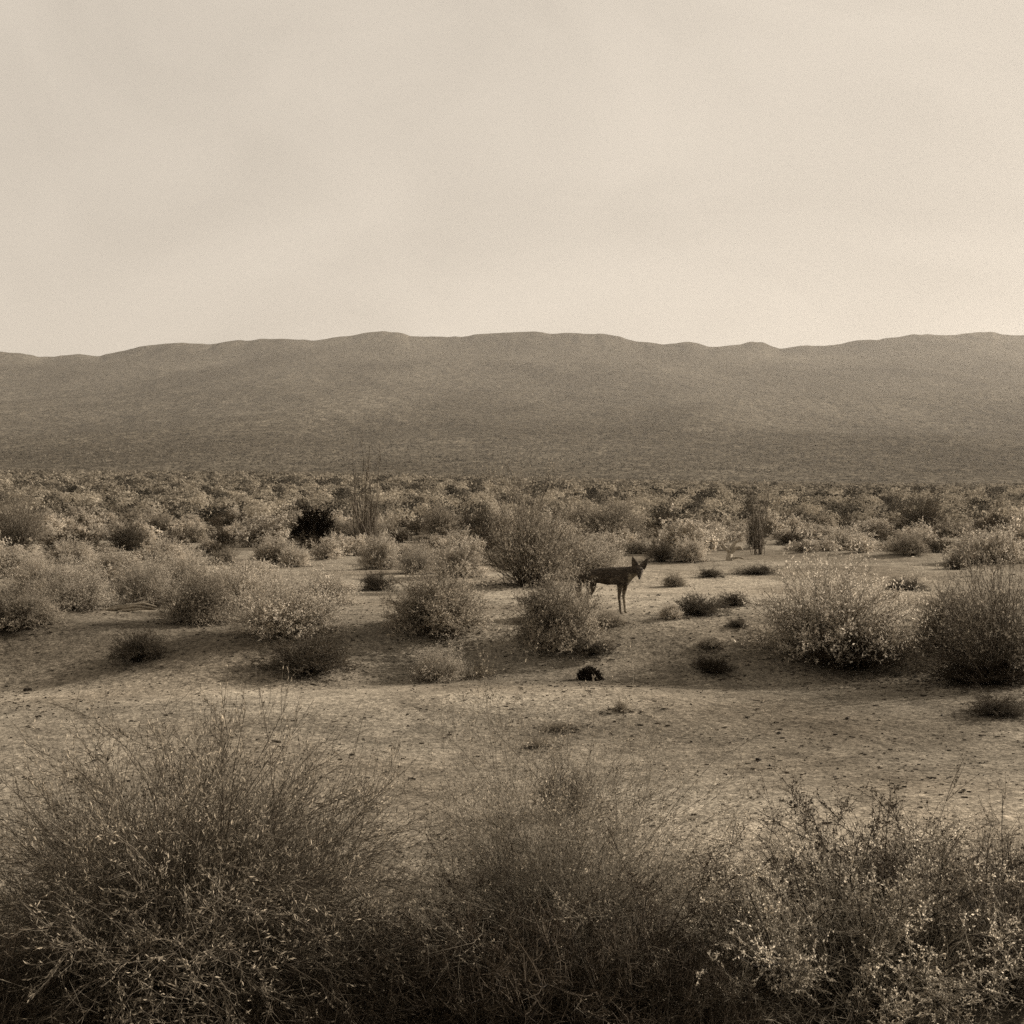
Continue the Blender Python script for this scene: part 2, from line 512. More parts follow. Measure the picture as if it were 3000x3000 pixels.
def shrub_meshes(seed, w=1.0, h=0.7, n_main=120, n_sub=8, n_twig=0, leaf_per=6, leaf=(0.02, 0.008), r=0.004,
                 phi_max=92, fill=(0.7, 1.0), sub_len=(0.14, 0.34), bend=0.35, jitter=0.03, leaf_from=0.15, lift=0.0, base_r=0.07, ragged=0.12, leaf_low=0.0, shell=0.0, along=0.6, bare=0.0):
    """stems fan out of one root to a dome w wide and h high; twigs leave the stems and the leaves sit along the twigs"""
    rng = np.random.RandomState(seed)
    K = 6
    th = rng.uniform(0, 2 * np.pi, n_main)
    cosmax = math.cos(R(phi_max))
    ph = np.arccos(1 - rng.uniform(0, 1, n_main) ** 0.9 * (1 - cosmax))
    lump = 1 + ragged * np.sin(3 * th + seed) * np.sin(ph * 2.0) + ragged * 0.8 * np.sin(5 * th + 2.3 * seed + ph * 4)
    rad = rng.uniform(fill[0], fill[1], n_main) * lump
    tip = np.stack([np.sin(ph) * np.cos(th) * w / 2 * rad, np.sin(ph) * np.sin(th) * w / 2 * rad, np.maximum(np.cos(ph) * h * rad, 0.04 * h) + lift * h], -1)
    base = np.stack([rng.normal(0, base_r * w, n_main), rng.normal(0, base_r * w, n_main), np.full(n_main, -0.03)], -1)
    ctrl = base * 0.45 + tip * 0.55 + np.stack([np.zeros(n_main), np.zeros(n_main), bend * h * np.sin(ph) * rng.uniform(0.3, 1.0, n_main)], -1)
    ctrl += rng.normal(0, 0.06, (n_main, 3)) * np.array([w, w, h])
    t = np.linspace(0, 1, K)[None, :, None]
    P = (1 - t) ** 2 * base[:, None] + 2 * t * (1 - t) * ctrl[:, None] + t * t * tip[:, None]
    jit = rng.normal(0, jitter, P.shape) * t * h
    P = P + jit
    scale_r = r * rng.uniform(0.7, 1.5, n_main)
    sv_, sq = tubes(P, scale_r, scale_r * 0.3)
    Vs, Qs, off = [sv_], [sq], len(sv_)
    # twigs off the stems
    m = n_main * n_sub
    mi = np.repeat(np.arange(n_main), n_sub)
    tt = rng.uniform(0.25, 0.98, m)
    f = tt * (K - 1); i0 = np.minimum(f.astype(int), K - 2); fr = (f - i0)[:, None]
    p0 = P[mi, i0] * (1 - fr) + P[mi, i0 + 1] * fr
    tan = norm(P[mi, i0 + 1] - P[mi, i0])
    dirn = norm(tan * 0.9 + rng.normal(0, 0.55, (m, 3)) + np.array([0, 0, 0.25]))
    ln = rng.uniform(sub_len[0], sub_len[1], m)[:, None] * h * (1.15 - 0.5 * tt[:, None])
    mid = p0 + dirn * ln * 0.5 + rng.normal(0, 0.05, (m, 3)) * ln
    end = p0 + dirn * ln + np.array([0, 0, 0.12]) * ln + rng.normal(0, 0.10, (m, 3)) * ln
    S = np.stack([p0, mid, end], 1)
    S[..., 2] = np.maximum(S[..., 2], 0.01)
    r1 = np.full(m, r * 0.42)
    v2, q2 = tubes(S, r1, r1 * 0.4)
    Vs.append(v2); Qs.append(q2 + off); off += len(v2)
    lines, tl = S, tt
    if n_twig:
        k = m * n_twig
        si = np.repeat(np.arange(m), n_twig)
        u = rng.uniform(0.2, 1.0, k)[:, None]
        q0 = S[si, 0] * (1 - u) ** 2 + 2 * u * (1 - u) * S[si, 1] + u * u * S[si, 2]
        dd = norm(norm(S[si, 2] - S[si, 0]) * 0.5 + rng.normal(0, 0.7, (k, 3)) + np.array([0, 0, 0.15]))
        l2 = rng.uniform(0.25, 0.6, k)[:, None] * ln[si]
        q1 = q0 + dd * l2 * 0.5 + rng.normal(0, 0.12, (k, 3)) * l2
        q2_ = q0 + dd * l2 + rng.normal(0, 0.18, (k, 3)) * l2
        T2 = np.stack([q0, q1, q2_], 1)
        T2[..., 2] = np.maximum(T2[..., 2], 0.01)
        rr = np.full(k, r * 0.28)
        v3, q3 = tubes(T2, rr, rr * 0.5)
        Vs.append(v3); Qs.append(q3 + off); off += len(v3)
        lines = np.concatenate([lines, T2]); tl = np.concatenate([tl, tt[si]])
    # leaves
    keep = tl > leaf_low
    if bare:
        dead = rng.uniform(0, 1, n_main) < bare
        own = mi if not n_twig else np.concatenate([mi, mi[si]])
        keep &= ~dead[own]
    lines = lines[keep]
    nl = len(lines) * leaf_per
    li = np.repeat(np.arange(len(lines)), leaf_per)
    u = rng.uniform(leaf_from, 1.0, nl)[:, None]
    A, B, Cc = lines[li, 0], lines[li, 1], lines[li, 2]
    pos = A * (1 - u) ** 2 + 2 * u * (1 - u) * B + u * u * Cc
    tang = norm(2 * (1 - u) * (B - A) + 2 * u * (Cc - B))
    d = tang * 0.8 + rng.normal(0, along, (nl, 3))
    face = None
    if shell:
        face = norm(norm(pos * np.array([1 / w ** 2, 1 / w ** 2, 0.3 / h ** 2])) * shell + rng.normal(0, 0.45, (nl, 3)))
    lv, lq = leaves(pos, d, leaf[0], leaf[1], rng, face)
    return (np.concatenate(Vs), np.concatenate(Qs), len(sq)), (lv, lq)

def proto(name, fol, wood='wood', twig=None, **kw):
    (sv_, sq, n_old), (lv, lq) = shrub_meshes(**kw)
    a = np_mesh(name + '_stems', sv_, quads=sq); a.materials.append(M[wood])
    if twig:                                    # young twigs have a paler bark than the old stems
        a.materials.append(M[twig])
        mi_ = np.ones(len(sq), dtype=np.int32); mi_[:n_old] = 0
        a.polygons.foreach_set('material_index', mi_)
    b = np_mesh(name + '_foliage', lv, quads=lq); b.materials.append(M[fol])
    return a, b

# every prototype is 1 m wide and 0.6 m high; copies are scaled to the plant
PR = {}
for i in range(3):
    PR['pale', i] = proto('pale', 'pale', 'wood', 'pale_twig', leaf_low=0.4, seed=10 + i, shell=0.9, w=1, h=0.6, n_main=230, n_sub=12, leaf_per=8, leaf=(0.026, 0.010), r=0.0025, fill=(0.6, 1.0))
    PR['grey', i] = proto('grey', 'grey', 'wood', 'mid_twig', leaf_low=0.35, seed=20 + i, shell=0.9, w=1, h=0.6, n_main=230, n_sub=12, leaf_per=7, leaf=(0.024, 0.009), r=0.0027, ragged=0.12, fill=(0.6, 1.03))
for i in range(2):
    PR['dark', i] = proto('dark', 'dark', 'dark_wood', 'mid_twig', seed=30 + i, w=1, h=0.6, n_main=150, n_sub=11, leaf_per=6, leaf=(0.022, 0.009), r=0.004, ragged=0.22)
    PR['airy', i] = proto('airy', 'grey', 'wood', 'mid_twig', leaf_low=0.35, seed=40 + i, w=1, h=0.6, n_main=190, n_sub=11, leaf_per=5, leaf=(0.016, 0.006), r=0.0026, fill=(0.45, 1.05), phi_max=80, bend=0.15, ragged=0.25)
    PR['tuft', i] = proto('tuft', 'straw', seed=50 + i, w=1, h=0.6, n_main=110, n_sub=4, leaf_per=4, leaf=(0.03, 0.007), r=0.004, fill=(0.4, 1.0), phi_max=90, ragged=0.3)
    PR['fuzz', i] = proto('fuzz', 'pale', 'wood', 'pale_twig', leaf_low=0.4, seed=60 + i, shell=0.9, w=1, h=0.6, n_main=280, n_sub=12, leaf_per=6, leaf=(0.018, 0.007), r=0.002, fill=(0.5, 1.03), phi_max=90, bend=0.25, ragged=0.12)
PR['black', 0] = proto('black', 'black', 'dark_wood', seed=70, w=1, h=0.6, n_main=260, n_sub=16, leaf_per=12, leaf=(0.036, 0.02), r=0.005, phi_max=104, fill=(0.3, 0.95), sub_len=(0.12, 0.24), ragged=0.05, lift=0.02, along=1.4)
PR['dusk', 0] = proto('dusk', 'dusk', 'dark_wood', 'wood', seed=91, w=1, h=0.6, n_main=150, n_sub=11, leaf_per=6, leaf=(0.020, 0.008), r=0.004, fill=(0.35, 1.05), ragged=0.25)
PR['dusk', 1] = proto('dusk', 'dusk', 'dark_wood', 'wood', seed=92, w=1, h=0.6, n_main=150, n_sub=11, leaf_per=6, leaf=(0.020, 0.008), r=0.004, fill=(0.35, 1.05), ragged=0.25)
PR['wand', 0] = proto('wand', 'grey', 'wood', 'mid_twig', seed=81, w=1, h=0.6, n_main=26, n_sub=7, leaf_per=3, leaf=(0.016, 0.005), r=0.007, phi_max=48, fill=(0.6, 1.1), bend=0.05, ragged=0.2, sub_len=(0.08, 0.2))
PR['wand', 1] = proto('wand', 'grey', 'wood', 'mid_twig', seed=82, w=1, h=0.6, n_main=40, n_sub=8, leaf_per=3, leaf=(0.014, 0.005), r=0.006, phi_max=55, fill=(0.5, 1.1), bend=0.08, ragged=0.25, sub_len=(0.08, 0.22))

def plant(name, key, px, py, wpx, hpx, label, cat='shrub', group=None, rz=None, var=None):
    """a plant rooted at picture position (px, py); wpx and hpx are its size there in picture pixels"""
    p = on_ground(px, py)
    s = FOC / p.y
    v = var if var is not None else (int(px) % len([k for k in PR if k[0] == key]))
    a, b = PR[key, v]
    root = empty(name, p, rz if rz is not None else (px * 0.7 + py) % 6.28)
    root.scale = (wpx / s, wpx / s, hpx / s / 0.6)
    tag(root, label, cat, group)
    new_obj('stems', a, None, root)
    new_obj('foliage', b, None, root)
    return root

MID = 'shrubs scattered over the middle ground'
mids = [
    # key, x, y(base), width, height, label
    ('grey', 55, 1838, 270, 150, 'grey fuzzy shrub with a dark foot, cut by the left edge below a paler one'),
    ('fuzz', 225, 1785, 260, 165, 'pale round shrub behind a dark footed grey one at the left edge'),
    ('pale', 10, 1690, 260, 100, 'low pale shrub at the left edge under the tall grey twiggy one'),
    ('fuzz', 430, 1778, 270, 165, 'pale shrub above the strip of bleached dead branches'),
    ('grey', 590, 1825, 270, 175, 'grey shrub with shaded foot between the dead branches and the broad pale dome'),
    ('fuzz', 130, 1735, 300, 130, 'wide pale shrub between the round pale one and the brush at the left'),
    ('pale', 330, 1700, 230, 100, 'pale shrub under the dark ragged shrub, behind the dead branches'),
    ('fuzz', 530, 1715, 270, 115, 'wide pale shrub on the right below the dark ragged shrub'),
    ('pale', 700, 1790, 230, 150, 'tall pale shrub growing into the left flank of the broad pale dome'),
    ('pale', 500, 1640, 150, 70, 'pale hump in front of the brush right of the dark ragged shrub'),
    ('pale', 800, 1635, 130, 75, 'pale hump just left of the foot of the black evergreen'),
    ('pale', 865, 1660, 110, 70, 'round pale hump straight below the black evergreen'),
    ('fuzz', 960, 1770, 210, 120, 'pale shrub growing into the right flank of the broad pale dome'),
    ('pale', 210, 1650, 170, 80, 'pale hump left below the dark ragged shrub'),
    ('fuzz', 840, 1858, 400, 215, 'broad pale fuzzy dome shrub behind the long dark low shrub'),
    ('pale', 720, 1735, 230, 110, 'pale shrub hump behind the broad pale dome'),
    ('dark', 410, 1932, 190, 105, 'small dark shrub alone on open sand, left of the long dark low one'),
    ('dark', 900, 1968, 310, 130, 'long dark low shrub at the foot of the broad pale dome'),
    ('dark', 375, 1612, 150, 95, 'dark ragged shrub standing in the brush left of the black evergreen'),
    ('airy', 50, 1612, 240, 200, 'tall grey twiggy shrub at the left edge in the brush'),
    ('grey', 660, 1655, 110, 55, 'small grey brown shrub at the near fringe of brush below the evergreen'),
    ('airy', 1075, 1600, 150, 150, 'bare grey twiggy shrub touching the right flank of the black evergreen'),
    ('pale', 980, 1620, 90, 66, 'small bright round shrub just in front of the black evergreen'),
    ('pale', 1110, 1668, 150, 118, 'bright topped pale shrub in front of the bare twiggy one'),
    ('dark', 1105, 1728, 130, 62, 'low dark shrub with shade lying to its left on rippled sand'),
    ('fuzz', 1225, 1680, 140, 105, 'pale shrub next to the bright topped one'),
    ('pale', 1355, 1690, 180, 125, 'pale rounded shrub below the dark grey twiggy clump'),
    ('dark', 1400, 1580, 140, 120, 'dark grey twiggy clump behind a pale rounded shrub'),
    ('grey', 1290, 1575, 130, 110, 'grey shrub in the brush, left neighbour of the dark grey clump'),
    ('grey', 1280, 1852, 350, 215, 'round grey shrub with fanning twigs and a long dark shadow to its left'),
    ('grey', 1638, 1892, 325, 235, 'dark grey twiggy shrub covering the hind legs of the coyote'),
    ('airy', 1555, 1715, 380, 350, 'very tall see-through shrub of bare upright stems behind the dark grey one'),
    ('wand', 1560, 1640, 240, 250, 'stand of bare upright wands rising above the very tall see-through shrub'),
    ('wand', 1070, 1608, 230, 290, 'tall faint wispy shrub reaching up against the hill right of the evergreen'),
    ('wand', 2222, 1625, 130, 210, 'thin upright wisp standing over the narrow upright dark bush'),
    ('fuzz', 1735, 1695, 250, 155, 'pale soft shrub right behind the back of the coyote'),
    ('grey', 1795, 1585, 250, 135, 'mid grey spreading shrub high behind the coyote'),
    ('fuzz', 1285, 1992, 200, 115, 'small pale shrub out on the open sand beneath the long shadow'),
    ('tuft', 1405, 1984, 120, 65, 'small straw tuft beside the little pale shrub on open sand'),
    ('dark', 1740, 1912, 160, 42, 'low dark scrub mat at the foot of the shrub covering the coyote'),
    ('black', 1728, 1992, 90, 44, 'tiny black clump with a bleached stick in front of it'),
    ('fuzz', 2445, 1925, 540, 360, 'wide pale feathery shrub with a black foot, right of the coyote'),
    ('dusk', 2490, 1950, 400, 150, 'dark undergrowth shrub added to deepen the black foot of the wide pale feathery one'),  # added to darken the shadow at the feathery shrub's base
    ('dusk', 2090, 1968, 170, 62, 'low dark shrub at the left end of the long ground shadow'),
    ('airy', 2930, 1985, 540, 430, 'large grey see-through shrub cut by the right edge'),
    ('grey', 2790, 1890, 260, 200, 'grey shrub tucked between the wide feathery one and the right edge'),
    ('dusk', 2870, 1998, 420, 120, 'dark shrub added for shade before the large grey see-through one at the right edge'),  # added as a dark shadow under the see-through shrub
    ('dark', 2930, 2095, 220, 70, 'flat dark shrub on the sand by the right edge'),
    ('dark', 2050, 1800, 190, 70, 'dark low scrub in a hollow right of the coyote'),
    ('dark', 2150, 1775, 110, 50, 'small dark scrub at the top of the hollow right of the coyote'),
    ('pale', 1965, 1812, 80, 52, 'small pale round shrub on the near lip of the dark hollow'),
    ('grey', 1975, 1718, 80, 46, 'small grey tuft on pale sand just right of the head of the coyote'),
    ('dark', 2080, 1690, 90, 30, 'thin dark scrub on a sand ledge, left of a longer dark strip'),
    ('dark', 2215, 1682, 150, 30, 'longer dark scrub strip standing for the dark edge of a sand ledge'),  # scrub in place of a dark bank edge
    ('dark', 2655, 1728, 140, 42, 'low dark scrub standing for shadow on bright sand behind the wide pale feathery shrub'),  # scrub in place of a dark shadow on the sand
    ('dark', 2800, 1668, 80, 55, 'small dark bush above the bright sand near the right edge'),
    ('pale', 2020, 1645, 120, 78, 'pale round shrub on the edge of the sand beside the dead stump'),
    ('dark', 1935, 1645, 100, 66, 'dark shrub just above the ears of the coyote'),
    ('dark', 2215, 1608, 66, 140, 'narrow upright dark bush in the brush right of the dead stump'),
    ('dark', 2330, 1545, 100, 66, 'dark round bush far back in the brush above the wide feathery shrub'),
    ('dark', 2700, 1568, 180, 130, 'broad dark twiggy bush far back in the brush on the right'),
    ('pale', 2900, 1650, 260, 110, 'broad pale shrub at the right edge in front of the brush'),
    ('pale', 2480, 1615, 170, 80, 'pale hump shrub at the back edge of bright sand'),
    ('grey', 2660, 1625, 140, 70, 'grey hump shrub below the broad dark twiggy bush'),
    ('tuft', 1820, 2085, 90, 55, 'small dark stemmed tuft alone on the sand right of the pale mound'),
    ('tuft', 1575, 2190, 110, 45, 'flattened straw tuft on the sand before the pale mound'),
    ('tuft', 1640, 2140, 170, 36, 'sparse strip of dry stalks lying on the pale mound'),
    ('grey', 2080, 1895, 90, 34, 'low grey mat on the sand slope right of the coyote'),
    ('dark', 2160, 1835, 80, 26, 'thin dark twig mat below the dark hollow'),
    ('grey', 1780, 1830, 130, 42, 'low grey scrub by the forefeet of the coyote'),
]
placed = []
for key, x, y, w, h, lab in mids:
    nm = {'airy': 'twiggy_shrub', 'wand': 'twiggy_shrub', 'tuft': 'dry_tuft'}.get(key, 'desert_shrub')
    o = plant(nm, key, x, y, w, h, lab, 'tuft' if key == 'tuft' else 'shrub', MID)
    placed.append((o.location.x, o.location.y, 0.5 * o.scale[0]))
ev = plant('evergreen_bush', 'black', 922, 1600, 150, 124, 'dense black evergreen bush standing out from the pale brush', 'bush')
placed.append((ev.location.x, ev.location.y, 0.5 * ev.scale[0]))

# ------------------------------------------------------------------ field of brush behind: individuals near, one mass farther on
FIELD = {}
for i in range(4):
    FIELD['pale', i] = proto('field_pale', 'pale', 'wood', 'pale_twig', leaf_low=0.4, seed=110 + i, w=1, h=0.6, n_main=90, n_sub=9, leaf_per=8, leaf=(0.036, 0.020), r=0.004, fill=(0.55, 1.0), sub_len=(0.12, 0.26), shell=1.3)
    FIELD['grey', i] = proto('field_grey', 'grey', 'wood', 'mid_twig', leaf_low=0.35, seed=120 + i, w=1, h=0.6, n_main=90, n_sub=9, leaf_per=8, leaf=(0.036, 0.019), r=0.004, fill=(0.55, 1.0), ragged=0.15, shell=1.3)
for i in range(2):
    FIELD['dark', i] = proto('field_dark', 'dark', 'dark_wood', seed=130 + i, w=1, h=0.6, n_main=60, n_sub=8, leaf_per=5, leaf=(0.045, 0.022), r=0.004, fill=(0.55, 1.0), ragged=0.25)
rng = random.Random(4)
marks = {}
for nm, (mx_, my_) in {'black evergreen bush': (935, 1600), 'bare twiggy shrub': (1075, 1600), 'dark ragged shrub': (375, 1612), 'tall twiggy edge shrub': (50, 1612),
                       'dark grey clump': (1400, 1580), 'mid grey spreading shrub': (1795, 1585), 'pale dead stump': (2140, 1642),
                       'narrow upright dark bush': (2215, 1608), 'broad dark twiggy bush': (2700, 1568), 'broad pale edge shrub': (2900, 1650)}.items():
    marks[nm] = on_ground(mx_, my_)
FAR_INDIVIDUAL = 49.0
got, tries = [], 0
while len(got) < 240 and tries < 30000:
    tries += 1
    d = math.sqrt(rng.uniform(26.5 ** 2, FAR_INDIVIDUAL ** 2))
    u = rng.uniform(-0.385, 0.385)
    x, y = u * d, d
    # the sand comes farther back on the right of the coyote
    lim = 27.5 + (3.5 if 0.06 < u < 0.33 else 0)
    if y < lim:
        continue
    w = rng.choice([0.65, 0.8, 0.95, 1.15, 1.5]) * rng.uniform(0.9, 1.15)
    if any((x - a) ** 2 + ((y - b) * 0.6) ** 2 < (0.38 * (w + 2 * c)) ** 2 for a, b, c in placed):
        continue
    placed.append((x, y, w / 2))
    got.append((x, y, w))
ones = {0: '', 1: 'one metre', 2: 'two metres', 3: 'three metres', 4: 'four metres', 5: 'five metres', 6: 'six metres', 7: 'seven metres', 8: 'eight metres', 9: 'nine metres'}
for x, y, w in got:
    tone = rng.choices(['pale', 'grey', 'dark'], [0.55, 0.20, 0.25])[0]
    v = rng.randrange(4 if tone != 'dark' else 2)
    a, b = FIELD[tone, v]
    root = empty('brush_shrub', (x, y, float(ground_z(x, y))), rng.uniform(0, 6.28))
    hh = w * rng.uniform(0.6, 1.05)
    root.scale = (w, w * rng.uniform(0.9, 1.15), hh)
    nm, mp_ = min(marks.items(), key=lambda kv: abs(kv[1].x / kv[1].y - x / y) * 40 + abs(kv[1].y - y) * 0.25)
    dx, dy = (x / y - mp_.x / mp_.y) * y, y - mp_.y
    size = 'small' if w < 0.85 else ('broad' if w > 1.2 else 'middling')
    shape = 'upright' if hh / w > 0.95 else ('flat' if hh / w < 0.7 else 'round')
    side = '' if abs(dx) < 0.5 else ' %d m %s' % (max(1, round(abs(dx))), 'right' if dx > 0 else 'left')
    dep = 'level with' if abs(dy) < 1 else ('%d m behind' % round(dy) if dy > 0 else '%d m before' % round(-dy))
    lab = '%s %s %s field shrub, %s the %s%s' % (size, tone, shape, dep, nm, (',' + side) if side else '')
    tag(root, lab, 'shrub', 'shrubs of the brush field before the hills')
    new_obj('stems', a, None, root)
    new_obj('foliage', b, None, root)

def far_brush():
    """the brush too far off to count: one mass of small leafy clumps from the end of the field to the lower hillside"""
    r = np.random.RandomState(9)
    V, Q, TN, off = [], [], [], 0
    for (d0, d1, n, faces, ls) in ((47, 90, 1000, 330, 0.085), (90, 160, 2200, 130, 0.15), (160, 300, 4500, 50, 0.26), (300, 800, 8000, 18, 0.50), (800, 1700, 7000, 8, 1.0)):
        d = np.sqrt(r.uniform(d0 ** 2, d1 ** 2, n)) if d1 < 300 else np.exp(r.uniform(np.log(d0), np.log(d1), n))
        u = r.uniform(-0.46, 0.46, n)
        x, y = u * d, d
        z = np.maximum(ground_z(x, y), hill_z(x, y))
        w = r.uniform(0.6, 1.6, n) * (1 + d / 1200)
        hgt = w * r.uniform(0.4, 0.6, n)
        k = n * faces
        i = np.repeat(np.arange(n), faces)
        th = r.uniform(0, 6.283, k); ph = np.arccos(r.uniform(0, 1, k)); rad = r.uniform(0.7, 1, k)
        pos = np.stack([x[i] + np.sin(ph) * np.cos(th) * w[i] / 2 * rad, y[i] + np.sin(ph) * np.sin(th) * w[i] / 2 * rad, z[i] - 0.05 + np.cos(ph) * hgt[i] * rad], -1)
        fc = norm(norm(np.stack([np.sin(ph) * np.cos(th), np.sin(ph) * np.sin(th), np.cos(ph) * 1.3], -1)) * 1.3 + r.normal(0, 0.45, (k, 3)))
        v, q = leaves(pos, r.normal(0, 1, (k, 3)), ls * 1.3, ls, r, fc)
        fade = np.clip((d - 90) / 800, 0, 1) ** 0.7  # tones lose contrast with distance, painting in haze on the slope
        tn = np.where(r.uniform(0, 1, n) < 0.6, r.uniform(0.85, 1.55, n), r.uniform(0.12, 0.4, n)) * (1 - fade) + r.uniform(0.38, 0.72, n) * fade  # dark clumps painted in for the dark gaps between plants
        TN.append(np.repeat(tn, faces * 4))
        V.append(v); Q.append(q + off); off += len(v)
    me = np_mesh('far_brush', np.concatenate(V), quads=np.concatenate(Q))
    me.attributes.new('tone', 'FLOAT', 'POINT').data.foreach_set('value', np.concatenate(TN).astype(np.float32))
    o = new_obj('far_brush', me, foliage_mat('far_brush_leaves', (0.31, 0.27, 0.21), vary=0.2, transl=0.3, clump=0.02, tone='tone'))
    tag(o, 'distant brush covering the plain up to the hill foot', 'brush', kind='stuff')
far_brush()

# ------------------------------------------------------------------ foreground shrubs
def near_plant(name, px, py, w, h, label, fol, wood, twig=None, rz=0.0, **kw):
    p = on_ground(px, py)
    a, b = proto(name, fol, wood, twig, w=w, h=h, **kw)
    root = empty(name, p, rz)
    tag(root, label, 'shrub', 'large shrubs close to the camera')
    new_obj('stems', a, None, root)
    new_obj('foliage', b, None, root)
    return root
near_plant('twiggy_shrub', 560, 2890, 2.3, 1.18, 'biggest shrub, a dense fan of fine radiating twigs low at the left', 'near_straw', 'wood', 'mid_twig',
           seed=201, bare=0.3, along=0.35, n_main=800, n_sub=18, leaf_per=8, leaf=(0.021, 0.0044), r=0.0027, fill=(0.5, 1.0), phi_max=96, bend=0.42, ragged=0.06, jitter=0.015, base_r=0.05, sub_len=(0.10, 0.26))
near_plant('twiggy_shrub', 1630, 2850, 2.15, 1.27, 'thin see-through shrub of wiry stems at bottom centre', 'near_straw', 'mid_twig', 'pale_twig',
           seed=202, n_main=400, n_sub=16, n_twig=1, leaf_per=6, leaf=(0.011, 0.0042), r=0.0016, fill=(0.25, 1.0), phi_max=92, bend=0.34, ragged=0.08, leaf_low=0.45, jitter=0.03, base_r=0.07, sub_len=(0.10, 0.28))
near_plant('leafy_shrub', 2480, 2960, 1.65, 0.74, 'bright curly leafed shrub with dark gaps low at the right', 'near_bright', 'dark_wood', 'pale_twig',
           seed=203, bare=0.42, n_main=150, n_sub=12, n_twig=4, leaf_per=9, leaf=(0.011, 0.0052), r=0.0034, fill=(0.55, 1.0), phi_max=88, bend=0.3, ragged=0.16, jitter=0.04, base_r=0.10, sub_len=(0.14, 0.32), leaf_low=0.45)
near_plant('leafy_shrub', 2960, 2900, 0.9, 0.62, 'darker leafy shrub cut by the bottom right corner', 'near_grey', 'dark_wood', 'mid_twig',
           seed=204, bare=0.35, n_main=120, n_sub=12, n_twig=3, leaf_per=5, leaf=(0.013, 0.005), r=0.0034, fill=(0.5, 1.05), phi_max=86, bend=0.25, ragged=0.28, jitter=0.04, base_r=0.10, leaf_low=0.4)
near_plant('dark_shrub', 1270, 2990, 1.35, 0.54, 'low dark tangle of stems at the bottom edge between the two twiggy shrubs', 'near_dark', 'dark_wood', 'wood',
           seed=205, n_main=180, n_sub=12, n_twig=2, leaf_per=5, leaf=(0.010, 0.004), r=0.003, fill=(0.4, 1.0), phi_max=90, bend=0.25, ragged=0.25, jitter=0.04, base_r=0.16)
tangle = [o for o in C.objects if o.name == 'dark_shrub'][0]  # dark undergrowth, its copies also added to blacken the bottom like a vignette
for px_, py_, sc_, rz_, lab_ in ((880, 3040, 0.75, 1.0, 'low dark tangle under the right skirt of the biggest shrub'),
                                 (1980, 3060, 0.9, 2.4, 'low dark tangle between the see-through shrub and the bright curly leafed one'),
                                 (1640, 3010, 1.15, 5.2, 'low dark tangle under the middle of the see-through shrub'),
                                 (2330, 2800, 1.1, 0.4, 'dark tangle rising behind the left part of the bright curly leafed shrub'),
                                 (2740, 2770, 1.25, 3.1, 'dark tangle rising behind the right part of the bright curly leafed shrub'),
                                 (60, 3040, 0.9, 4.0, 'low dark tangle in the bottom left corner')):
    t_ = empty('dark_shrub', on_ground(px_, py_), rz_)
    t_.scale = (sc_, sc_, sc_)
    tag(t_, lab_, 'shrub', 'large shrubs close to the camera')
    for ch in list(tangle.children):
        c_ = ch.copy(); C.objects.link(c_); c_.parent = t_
near_plant('wiry_shrub', 1660, 2385, 0.42, 0.38, 'small dark cored shrub standing on sand behind the see-through one', 'near_grey', 'dark_wood',
           seed=206, n_main=90, n_sub=11, leaf_per=6, leaf=(0.014, 0.006), r=0.0026, fill=(0.4, 1.05), phi_max=80, bend=0.1, ragged=0.3, jitter=0.04, base_r=0.10)

# ------------------------------------------------------------------ stones, dead wood, litter
def stone(px, py, wpx, hpx, label, seed):
    p = on_ground(px, py)
    s = FOC / p.y
    bm = bmesh.new()
    bmesh.ops.create_icosphere(bm, subdivisions=3, radius=0.5)
    r = np.random.RandomState(seed)
    ks = r.normal(0, 3.2, (7, 3)); phs = r.uniform(0, 6.28, 7)
    for v in bm.verts:
        c = np.array(v.co)
        d = 1 + 0.10 * sum(math.sin(k @ c + q) for k, q in zip(ks, phs))
        v.co = v.co * d
        v.co.x *= wpx / s; v.co.y *= wpx / s * 0.8; v.co.z = v.co.z * hpx / s * 1.2 + 0.35 * hpx / s
    me = bpy.data.meshes.new('stone'); bm.to_mesh(me); bm.free()
    me.polygons.foreach_set('use_smooth', np.ones(len(me.polygons), dtype=bool))
    o = new_obj('stone', me, M['stone'])
    o.location = p
    o.rotation_euler = (0, 0, r.uniform(0, 6))
    tag(o, label, 'stone', 'dark stones lying on the sand')
for a in [(2332, 2364, 18, 9, 'dark stone on bright sand with a smaller one touching its left end', 1),
          (2319, 2354, 9, 10, 'smallest dark stone, touching the left end of a longer one on bright sand', 2),
          (80, 2024, 20, 11, 'dark stone on the sand near the left edge', 3),
          (2222, 2228, 18, 8, 'flat dark stone on the sand upslope of the touching pair', 4),
          (2482, 2107, 11, 9, 'round dark stone on the shaded slope below the wide feathery shrub', 5),
          (2282, 2149, 14, 6, 'flat dark stone at the top of the bright sand, below the long shadow', 6),
          (2395, 2430, 16, 6, 'flat dark stone downhill of the touching pair', 7),
          (1457, 2357, 14, 11, 'dark stone left of the small dark cored shrub', 8),
          (2025, 2175, 9, 7, 'little stone near the straw tuft right of the pale mound', 9),
          (370, 1962, 10, 6, 'little stone below the small dark shrub on open sand', 10)]:
    stone(*a)

